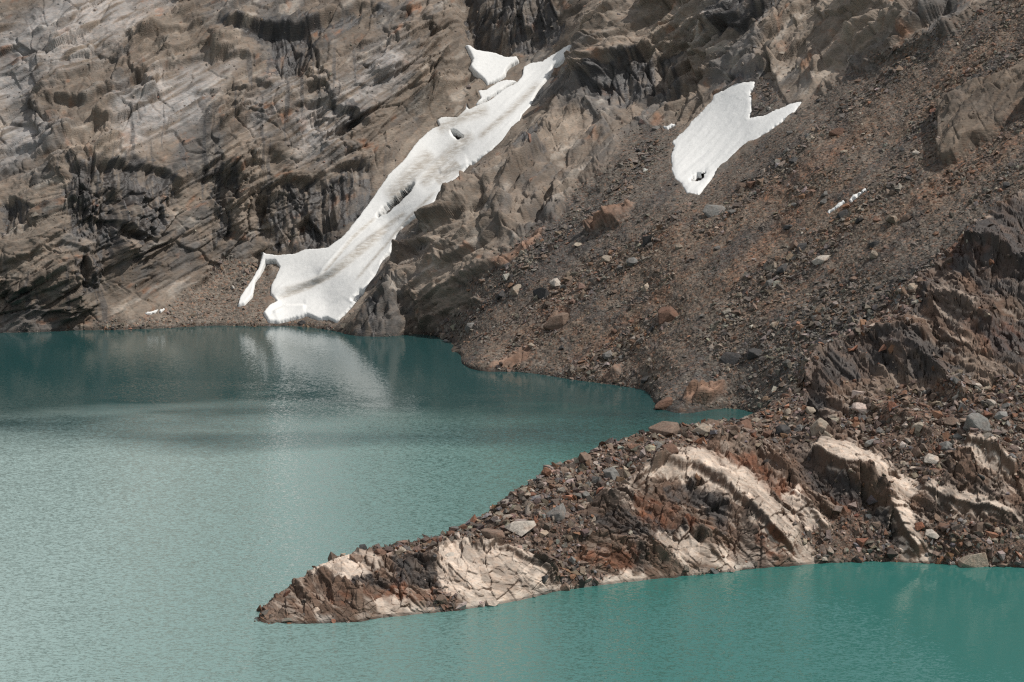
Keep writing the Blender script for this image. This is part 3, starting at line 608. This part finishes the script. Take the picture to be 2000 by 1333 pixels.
for pts, h, wu, wd in (
        ([(600, 1150), (640, 1122), (700, 1108), (770, 1120), (800, 1150)], 0.6, 50, 26), ([(850, 1130), (862, 1100), (900, 1076), (990, 1078), (1060, 1115), (1090, 1150)], 1.1, 18, 60),
        ([(1225, 945), (1300, 925), (1350, 930), (1400, 960), (1450, 1005), (1500, 1050), (1570, 1098)], 1.8, 48, 18), ([(1370, 885), (1420, 872), (1480, 890), (1540, 935), (1565, 975)], 1.4, 30, 20),
        ([(1580, 900), (1600, 905), (1650, 930), (1690, 950), (1720, 965)], 2.0, 50, 14), ([(1715, 950), (1740, 1000), (1765, 1045), (1800, 1090)], 1.6, 34, 14), ([(1540, 965), (1580, 1005), (1620, 1045)], 1.0, 22, 14),
        ([(1790, 960), (1860, 985), (1920, 1000), (1990, 1025)], 1.0, 30, 14), ([(1090, 1060), (1170, 1055), (1260, 1075), (1340, 1110)], 1.1, 26, 18), ([(1150, 1000), (1230, 985), (1300, 1010), (1370, 1060), (1420, 1105)], 1.0, 26, 16),
        ([(1570, 770), (1610, 715), (1680, 680), (1760, 665), (1830, 680)], 2.2, 26, 30), ([(1880, 490), (1930, 500), (1990, 540), (2060, 580)], 2.6, 40, 30), ([(1730, 700), (1800, 720), (1860, 760), (1900, 800)], 1.6, 30, 20), ([(1740, 600), (1800, 580), (1870, 600), (1950, 660)], 1.6, 26, 18),
        ([(1660, 800), (1720, 810), (1790, 840), (1830, 880)], 1.1, 24, 14), ([(1880, 870), (1930, 885), (1990, 930)], 1.3, 26, 16), ([(1850, 1050), (1890, 1062), (1930, 1085)], 0.9, 16, 20)):
    d += ridge(UH, VH, pts, h * 0.9, wu, wd) + ledge(UH, VH, pts, h * 0.42, wu * 0.8, wd, wob * 0.3 + 1.2 * fbm(a / 1.2, bb / 1.2, 211, 2))
big = fbm(a / 16, bb / 16, 205, 4) * 1.3
st = ridged(Lw / 15, Tw / 2.2, 241, 4, 0.6); fi = fbm(Lw / 1.2, Tw / 0.5, 243, 2, 0.5)
hs1, _ = saw(Tw, Lw, 3.2, 14.0, 251, 0.14); hs2, _ = saw(Tw, Lw, 1.1, 5.0, 253, 0.18)
jm = ss(-0.12, 0.22, fbm(a / 1.7, bb / 1.7, 245, 3))
jn = (0.9 * (1 - f3_) + 0.55 * (1 - f5_) * ss(-0.1, 0.2, wy)) * jm + 0.5 * (1 - f1_) * (1 - 0.6 * pale) * jm
rk = (1 - 0.75 * rub); sm = 1 - 0.6 * pale
d += big * 0.8 + rk * sm * (0.2 * st + 0.55 * hs1 + 0.26 * hs2 + 0.5 * q1 + 0.26 * q2 + 0.55 * q3 + 0.3 * q5 + 0.13 * q4) + rk * 0.04 * fi - (0.16 + 0.2 * sm) * jn * (1 - rub) + rub * 0.5 * fbm(a / 3.0, bb / 3.0, 255, 3) + rub * 0.25 * fbm(a / 0.8, bb / 0.8, 249, 4, 0.7)
hz = np.maximum(P0[..., 2], 0)
d *= (0.25 + 0.75 * ss(0.0, 3.0, hz)).astype(F) * np.where(back, np.maximum(0.0, 1 - 1.0 * np.concatenate([np.zeros((NF, 1)), q], 0)), 1)
d -= ss(1.4, 0.0, hz).astype(F) * 0.25 * (1 + wx)
d = soften(d, 0.1)
PH = P0 + NH * d[..., None]
NHD = grid_normals(PH); NHD *= np.where(NHD[..., 2:3] < 0, -1, 1)
pale = pale * ss(0.30, 0.62, NHD[..., 2].astype(F) + 0.25 * NHD[..., 0].astype(F))  # pale slab rock, with sun contrast painted onto upward and right-facing faces
hb = np.broadcast_to(C(0.142, 0.092, 0.065), UH.shape + (3,)).copy()
m_a = fbm(a / 8, bb / 8, 281, 4); m_b = fbm(Lw / 5, Tw / 1.3, 283, 4); m_c = fbm(a / 1.6, bb / 1.6, 287, 4)
hb = blend(hb, ss(-0.05, 0.35, m_a) * 0.6, C(0.185, 0.150, 0.120))
hb = blend(hb, ss(0.0, 0.35, -m_a) * 0.6, C(0.078, 0.070, 0.064))
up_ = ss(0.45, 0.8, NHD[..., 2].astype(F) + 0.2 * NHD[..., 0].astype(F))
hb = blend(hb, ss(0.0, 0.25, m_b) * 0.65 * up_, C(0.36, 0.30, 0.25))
hb = blend(hb, red * 0.8 * (0.5 + 0.5 * ss(-0.3, 0.2, m_c)), C(0.175, 0.068, 0.034))
hb = blend(hb, black * 0.88 * (0.5 + 0.5 * ss(-0.3, 0.15, m_b)), C(0.036, 0.033, 0.032))  # lichen-dark rock, and shaded steep faces painted black with it
hb = hb * 0.88  # rock outside the pale slabs darkened to deepen the shadow contrast
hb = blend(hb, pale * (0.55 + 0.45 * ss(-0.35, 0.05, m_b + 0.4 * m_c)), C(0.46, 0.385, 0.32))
rb = np.broadcast_to(C(0.100, 0.072, 0.055), UH.shape + (3,)) * (1 + 0.6 * m_c[..., None])
hb = blend(hb, rub * 0.85, rb)
hb = blend(hb, ss(0.55, 0.1, np.abs(PH[..., 2] - 0.35)).astype(F) * ss(0.0, 0.35, fbm(a / 4, bb / 4, 291, 3)) * 0.5, C(0.48, 0.44, 0.39))   # pale tide line
hb *= (1 + 0.36 * (r2(k2, 3) - 0.5) + 0.3 * (r2(k1, 2) - 0.5) + 0.3 * (r2(k5, 2) - 0.5) - 0.3 * np.clip(jn, 0, 1) * (1 - rub))[..., None]
hb *= (1 - 0.55 * ss(0.34, 0.12, PH[..., 2] + 0.12 * wx))[..., None]       # wet band at the waterline
hb = np.clip(hb, 0.015, 0.7)
head = lattice_mesh('rocky_headland', PH, np.ones(UH.shape, bool), M_HEAD, {'albedo': hb, 'scree': np.clip(rub, 0, 1), 'wet_shade': (black * 0.6).astype(F)}, smooth=False)
head['kind'] = 'structure'

# ------------------------------------------------------------------ loose stones
rs = np.random.RandomState(5)
def hull(n, sx, sy, sz, rr):
    """angular block: convex hull of points pushed out towards a box"""
    p = rr.normal(size=(n, 3)); p /= np.abs(p).max(1, keepdims=True) ** 0.75 * np.linalg.norm(p, axis=1, keepdims=True) ** 0.25
    p *= (1 + 0.18 * rr.normal(size=(n, 1))) * np.array([sx, sy, sz])
    b_ = bmesh.new(); vv = [b_.verts.new(c) for c in p]
    r_ = bmesh.ops.convex_hull(b_, input=vv)
    bmesh.ops.delete(b_, geom=[g for g in b_.verts if not g.link_faces], context='VERTS')
    bmesh.ops.triangulate(b_, faces=b_.faces); b_.verts.index_update()
    V_ = np.array([x.co[:] for x in b_.verts]); Fc = np.array([[x.index for x in f.verts] for f in b_.faces]); b_.free()
    return V_ , Fc
TEMPL = [hull(rs.randint(8, 11), 1.0, rs.uniform(.6, .95), rs.uniform(.4, .75), rs) for _ in range(36)]
def rot_mats(n, normals, tilt):
    z = normals + tilt * rs.normal(size=(n, 3)); z /= np.linalg.norm(z, axis=1, keepdims=True)
    x = rs.normal(size=(n, 3)); x -= (x * z).sum(1, keepdims=True) * z; x /= np.linalg.norm(x, axis=1, keepdims=True)
    return np.stack([x, np.cross(z, x), z], -1)
def stone_colors(n, kinds, w, base=None):
    k = rs.choice(len(kinds), n, p=np.array(w) / sum(w)); c = np.array(kinds)[k]
    return c * rs.lognormal(0, 0.28, (n, 1)) * (1 + 0.05 * rs.normal(size=(n, 3)))
def stone_mass(name, P, Nn, size, cols, mat, sink=0.25, tilt=0.35):
    n = len(P); Rm = rot_mats(n, Nn, tilt); tid = rs.randint(0, len(TEMPL), n)
    VV, FF, CC = [], [], []; off = 0
    for k, (tv, tf) in enumerate(TEMPL):
        m = np.where(tid == k)[0]
        if not len(m): continue
        w = np.einsum('nij,vj->nvi', Rm[m], tv) * size[m, None, None] + P[m, None] + Nn[m, None] * (size[m, None, None] * (0.5 - sink) * 0.6)
        VV.append(w.reshape(-1, 3)); FF.append((tf[None] + (np.arange(len(m)) * len(tv))[:, None, None] + off).reshape(-1, 3)); CC.append(np.repeat(cols[m], len(tv), 0)); off += len(m) * len(tv)
    o = mesh_from(name, np.concatenate(VV), np.concatenate(FF), mat, {'albedo': np.concatenate(CC).astype(F)}, smooth=False)
    o['kind'] = 'stuff'; return o
def sample(w, n):
    c = np.cumsum(w.ravel()); k = np.searchsorted(c, rs.uniform(0, c[-1], n)); return np.unravel_index(np.minimum(k, w.size - 1), w.shape)
def powsize(n, lo, hi, al): x = rs.uniform(size=n); return (lo ** -al + x * (hi ** -al - lo ** -al)) ** (-1 / al)
GREYS = [(0.15, 0.138, 0.122), (0.082, 0.077, 0.072), (0.22, 0.19, 0.155), (0.17, 0.12, 0.088), (0.19, 0.095, 0.055), (0.34, 0.31, 0.275)]
visA = ((U > -40) & (U < 2040) & (V > -60) & keepA & (V < vshore + 3) & (PA[..., 2] > -0.25)).astype(F)
du_ = np.gradient(us)[None] * np.gradient(vs)[:, None]
_L = ((U - 1000) * 0.77 - (V - 650) * 0.64) * 0.125; _T = ((U - 1000) * 0.64 + (V - 650) * 0.77) * 0.125
clump = ss(-0.12, 0.3, fbm((_L / 38).astype(F), (_T / 7).astype(F), 401, 4) + 0.25 * fbm((_L / 5).astype(F), (_T / 5).astype(F), 409, 3))
wA = visA * du_ * (A_scree * (0.5 + clump) + 0.035 + 0.5 * ss(1.2, 0.3, PA[..., 2])) * ss(-2, -9, snow_all)
NS = 46000
i_, j_ = sample(wA, NS); sz = powsize(NS, 0.16, 0.95, 2.1) * (0.6 + 0.5 * clump[i_, j_])
cl = stone_colors(NS, GREYS, (5, 4, 2, 3, 1.4, 0.6)) * 0.6 + A_alb[i_, j_] * 0.55
stone_mass('scree_stones', PA[i_, j_], NA[i_, j_], sz, cl, M_STONE)
BROWNS = [(0.17, 0.125, 0.098), (0.095, 0.080, 0.070), (0.27, 0.225, 0.19), (0.20, 0.10, 0.06), (0.15, 0.15, 0.148), (0.38, 0.32, 0.265)]
front = (np.arange(P0.shape[0])[:, None] < NF + 6) & (PH[..., 2] > -0.12) & (UH < 2040)
# lattice cell area keeps the stones evenly spread
areaH = np.linalg.norm(np.cross(np.gradient(PH, axis=1), np.gradient(PH, axis=0)), axis=-1)
clumpH = ss(-0.35, 0.4, fbm((UH * 0.06 / 6).astype(F), (VH * 0.06 / 6).astype(F), 403, 4))
crestw = np.where(back, 0.0, 1.0)
wH = front * areaH * (np.clip(rub, 0, 1) * (0.35 + clumpH) + 0.014 * (1 - pale) + 0.35 * ss(0.7, 0.2, PH[..., 2]) * ss(-0.1, 0.3, wx))
i_, j_ = sample(wH, 15000); sz = powsize(15000, 0.11, 0.8, 1.2)
cl = stone_colors(15000, BROWNS, (5, 4, 3, 2, 1.6, 1.2)) * 0.75 + hb[i_, j_] * 0.25
stone_mass('headland_rubble', PH[i_, j_], NHD[i_, j_], sz, cl, M_STONE, 0.2, 0.5)

# ------------------------------------------------------------------ boulders
def boulder_mesh(k):
    rr = np.random.RandomState(900 + k)
    tv, tf = hull(rr.randint(16, 24), 1.0, rr.uniform(.7, .95), rr.uniform(.7, .95), rr)
    b_ = bmesh.new(); vv = [b_.verts.new(c) for c in tv / np.abs(tv).max(0)]
    for f in tf: b_.faces.new([vv[x] for x in f])
    bmesh.ops.dissolve_limit(b_, angle_limit=R(14), verts=b_.verts, edges=b_.edges)
    bmesh.ops.bevel(b_, geom=list(b_.edges), offset=0.05, segments=1, affect='EDGES', clamp_overlap=True)
    bmesh.ops.triangulate(b_, faces=b_.faces)
    me_ = bpy.data.meshes.new('boulder'); b_.to_mesh(me_); b_.free(); me_.materials.append(M_BOULDER); return me_
BOULD = [boulder_mesh(k) for k in range(14)]
def put_boulder(P, Nn, size, col, label, group, k, yaw, lift=0.16):
    o = bpy.data.objects.new('boulder', BOULD[k % len(BOULD)]); COL.objects.link(o)
    o.scale = size; z = (Vector(Nn) + Vector((0, 0, 1.2))).normalized()
    o.rotation_euler = (z.to_track_quat('Z', 'Y').to_matrix() @ Euler((0, 0, yaw)).to_matrix()).to_euler()
    o.location = Vector(P) + Vector((0, 0, size[2] * lift)); o.color = (*col, 1)
    o['label'] = label; o['category'] = 'boulder'
    if group: o['group'] = group
    return o
def on_mountain(uu, vv):
    j = int(np.argmin(np.abs(us - uu))); i = int(np.argmin(np.abs(vs - vv))); return PA[i, j], NA[i, j]
def on_headland(uu, vv):
    j = int(np.argmin(np.abs(ub - uu))); i = int(np.argmin(np.abs(VH[:NF, j] - vv))); return PH[i, j], NHD[i, j]
GY, DK, BR, RU, PL, TN, PK, OR = (0.185, 0.178, 0.165), (0.058, 0.056, 0.055), (0.165, 0.118, 0.09), (0.15, 0.088, 0.062), (0.40, 0.355, 0.305), (0.28, 0.235, 0.185), (0.46, 0.37, 0.32), (0.26, 0.15, 0.09)
NAMED_H = [(1088, 995, 52, 42, GY, 'rounded grey boulder standing proud on the headland crest rubble'), (1020, 1029, 58, 26, PL, 'flat-topped pale block just below the rounded grey boulder on the headland'),
    (962, 1053, 52, 40, BR, 'big brown block where the broad pale slab meets the headland rubble'), (1292, 842, 80, 28, BR, 'long brown slab boulder on the headland skyline against the inlet'),
    (1197, 926, 36, 32, GY, 'topmost of three grey boulders clustered below the headland skyline'), (1189, 949, 33, 24, GY, 'lowest of three grey boulders clustered below the headland skyline'), (1164, 940, 32, 24, GY, 'outermost of three grey boulders clustered below the headland skyline'),
    (1148, 898, 42, 24, BR, 'dark brown block perched where the headland skyline steps up'), (712, 1080, 22, 14, DK, 'dark little block alone on the skyline above the headland tip'), (1117, 1089, 20, 17, GY, 'small round grey boulder in the gully beside the broad pale slab'),
    (1105, 1146, 28, 20, BR, 'brown boulder at the waterline beside the broad pale slab'), (1278, 890, 27, 23, GY, 'round grey boulder under the long brown skyline slab'), (1302, 904, 42, 26, RU, 'rusty block resting above the curved pale ridge'),
    (1370, 852, 46, 25, TN, 'tan boulder among the rubble beside the inlet'), (1388, 836, 34, 20, BR, 'brown boulder on the crest at the end of the inlet'), (1454, 838, 36, 22, RU, 'reddish boulder on the crest above the inlet shore'),
    (1500, 854, 26, 22, RU, 'small rust-red block below the crest of the headland'), (1528, 844, 30, 32, DK, 'dark upright boulder on the slope above the gully'), (1602, 832, 50, 40, TN, 'big grey-tan boulder on top of the highest pale slab'),
    (1622, 853, 26, 24, TN, 'squarish tan block under the big boulder on the pale slab'), (1676, 770, 44, 24, PK, 'pale pink block bright against the dark crag'), (1690, 634, 22, 25, OR, 'orange block on the ridge line of the dark crag'),
    (1906, 831, 56, 46, GY, 'largest grey boulder on the rubble slope above the bay'), (1862, 826, 36, 20, BR, 'flat brown boulder next to the largest grey boulder'), (1883, 804, 20, 22, GY, 'narrow grey boulder just above the largest grey boulder'),
    (1791, 886, 26, 24, BR, 'brown boulder in the rubble above the highest pale slab'), (1848, 870, 30, 22, GY, 'grey boulder in the rubble below the flat brown boulder'), (1820, 899, 32, 18, PL, 'pale flat boulder in the middle of the rubble slope'),
    (1902, 1086, 62, 40, TN, 'rounded tan boulder half in the water of the bay'), (1820, 1044, 30, 16, PL, 'pale flat stone above the bay shore'), (1769, 742, 26, 26, RU, 'rust-red boulder under the dark crag'), (1682, 804, 38, 17, PK, 'low pale slab boulder below the pink block'),
    (1536, 800, 24, 20, TN, 'tan boulder at the foot of the dark crag'), (880, 1092, 24, 15, PL, 'pale stone on the brow of the broad pale slab'), (1060, 1130, 20, 15, DK, 'dark stone lying on the lower edge of the broad pale slab')]
NAMED_M = [(1426, 696, 42, 22, DK, 'lower of two dark boulders side by side on the scree'), (1473, 688, 42, 25, DK, 'upper of two dark boulders side by side on the scree'), (1604, 671, 24, 15, DK, 'small dark boulder near the ridge of the dark crag'),
    (1566, 485, 34, 20, DK, 'dark boulder beside a brown one midway up the scree'), (1551, 478, 24, 22, BR, 'brown boulder beside a dark one midway up the scree'), (1604, 507, 36, 15, PL, 'long pale stone midway up the scree'), (1708, 499, 18, 22, TN, 'upright tan stone high on the scree near the dark crag'),
    (1062, 571, 36, 29, DK, 'dark angular boulder above the shore beside a pale one'), (1087, 553, 26, 21, PL, 'pale boulder beside the dark angular one on the scree'), (1105, 564, 20, 16, GY, 'small grey boulder touching the pale one on the scree'),
    (1090, 623, 60, 40, BR, 'big brown slab boulder on the lower scree above the shore'), (1305, 612, 54, 32, RU, 'big reddish-brown boulder in the middle of the scree'), (1271, 640, 26, 24, DK, 'dark block just below the big reddish-brown boulder'),
    (1263, 470, 26, 28, DK, 'dark pointed block below the rock slabs on the scree'), (1397, 412, 46, 30, GY, 'grey boulder directly below the broad forked snow patch'), (1185, 506, 30, 16, TN, 'flat tan stone on the grey scree'), (1237, 508, 24, 20, GY, 'grey block on the grey scree beside the flat tan stone'),
    (1006, 566, 36, 18, TN, 'sloping tan slab on the scree above the small cove'), (978, 573, 28, 19, DK, 'dark block beside the sloping tan slab'), (920, 636, 24, 20, GY, 'grey boulder close to the cove shore'), (1188, 694, 27, 19, GY, 'light grey boulder near the shore below the scree'),
    (1636, 255, 30, 18, RU, 'dark red boulder on the scree below the snow fork'), (1790, 297, 18, 10, PL, 'pale stone beside the crag high on the scree'), (1745, 425, 28, 25, TN, 'tan boulder high on the scree above the dark crag'), (1850, 660, 5, 5, GY, None), (1296, 786, 48, 24, RU, 'low rust-red boulder on the shore where the inlet opens'), (870, 668, 26, 12, GY, 'flat stone awash in the small cove')]
G2 = (0.125, 0.12, 0.112); rb_ = random.Random(11); kk = 0
taken = []
for lst, fn in ((NAMED_H, on_headland), (NAMED_M, on_mountain)):
    for (bu, bv, w, h, c, lab) in lst:
        if lab is None: continue
        P, Nn = fn(bu, bv + h * 0.30); m = P[1] / FPX * 0.5
        put_boulder(P, Nn, (w * m * 1.05, w * m * rb_.uniform(.75, 1.0), h * m * 1.1), c, lab, None, kk, rb_.uniform(-0.5, 0.5)); kk += 1
        taken.append((bu, bv, w))
def scatter(n, w, PP, NN, UU, VV, lo, hi, al, cols, tag_):
    got = 0; I, J = sample(w, n * 12)
    for i, j in zip(I.tolist(), J.tolist()):
        if got >= n: break
        bu, bv = float(UU[i, j]), float(VV[i, j])
        r = float(powsize(1, lo, hi, al)[0]); px = r * FPX / PP[i, j][1]
        if any((bu - x) ** 2 + (bv - y) ** 2 < (0.8 * px + 0.5 * q_) ** 2 for x, y, q_ in taken): continue
        taken.append((bu, bv, 2 * px)); k = rb_.randrange(len(cols)); c, word = cols[k]; f = rb_.uniform(0.75, 1.25)
        put_boulder(PP[i, j], NN[i, j], (r * rb_.uniform(.85, 1.2), r * rb_.uniform(.7, 1), r * rb_.uniform(.45, .85)), tuple(x * f for x in c), tag_(bu, bv) % word, (tag_(bu, bv) % word).replace('boulder', 'boulders'), rb_.randrange(99), rb_.uniform(0, 6.28), 0.18); got += 1
wc = front * areaH * (np.arange(P0.shape[0])[:, None] > NF - 45) * ((UH > 690) & (UH < 1560)) * (0.3 + ss(900, 1250, UH))
scatter(50, wc, PH, NHD, UH, VH, 0.5, 1.15, 1.3, [(BR, 'brown'), (BR, 'brown'), (GY, 'grey'), (TN, 'tan'), (RU, 'rusty')], lambda x, y: '%s boulder on the very skyline of the headland ' + ('near its low tip' if x < 950 else 'midway along' if x < 1250 else 'beside the inlet'))
wv = wH * (rub > 0.5) * (UH > 560) * (VH > 560) * (UH < 2000)
scatter(85, wv, PH, NHD, UH, VH, 0.48, 1.1, 1.4, [(BR, 'brown'), (BR, 'brown'), (GY, 'grey'), (TN, 'tan'), (RU, 'rusty'), (PL, 'pale')], lambda x, y: 'loose %s boulder ' + ('on the thin end of the headland near its tip' if x < 900 else 'on the headland crest above the broad pale slab' if x < 1130 else 'in the rubble along the headland skyline before the inlet' if x < 1480 else
    'on the slope below the dark crag' if y < 760 else 'in the rubble around the highest pale slab' if x < 1760 and y < 980 else 'on the rubble slope around the largest grey boulder' if y < 980 else 'in the low rubble just above the bay'))
wv = wA * (A_scree > 0.5) * (U > 100) * (U < 1990) * (V > 5)
scatter(75, wv, PA, NA, U, V, 0.75, 1.3, 2.2, [(G2, 'grey'), (G2, 'grey'), (DK, 'dark'), (DK, 'dark'), (BR, 'brown'), (BR, 'brown'), (TN, 'tan'), (RU, 'rusty')], lambda x, y: 'loose %s boulder ' + ('on the small scree fan under the cliff' if x < 700 else 'on the low scree between cove and inlet' if y > 600 and x < 1330 else 'on the scree just behind the headland ridge' if y > 560 else
    'on the grey scree left of the reddish boulder' if x < 1290 else 'on the brown scree below the forked snow patch' if y > 330 else 'on the high scree above the forked snow patch'))
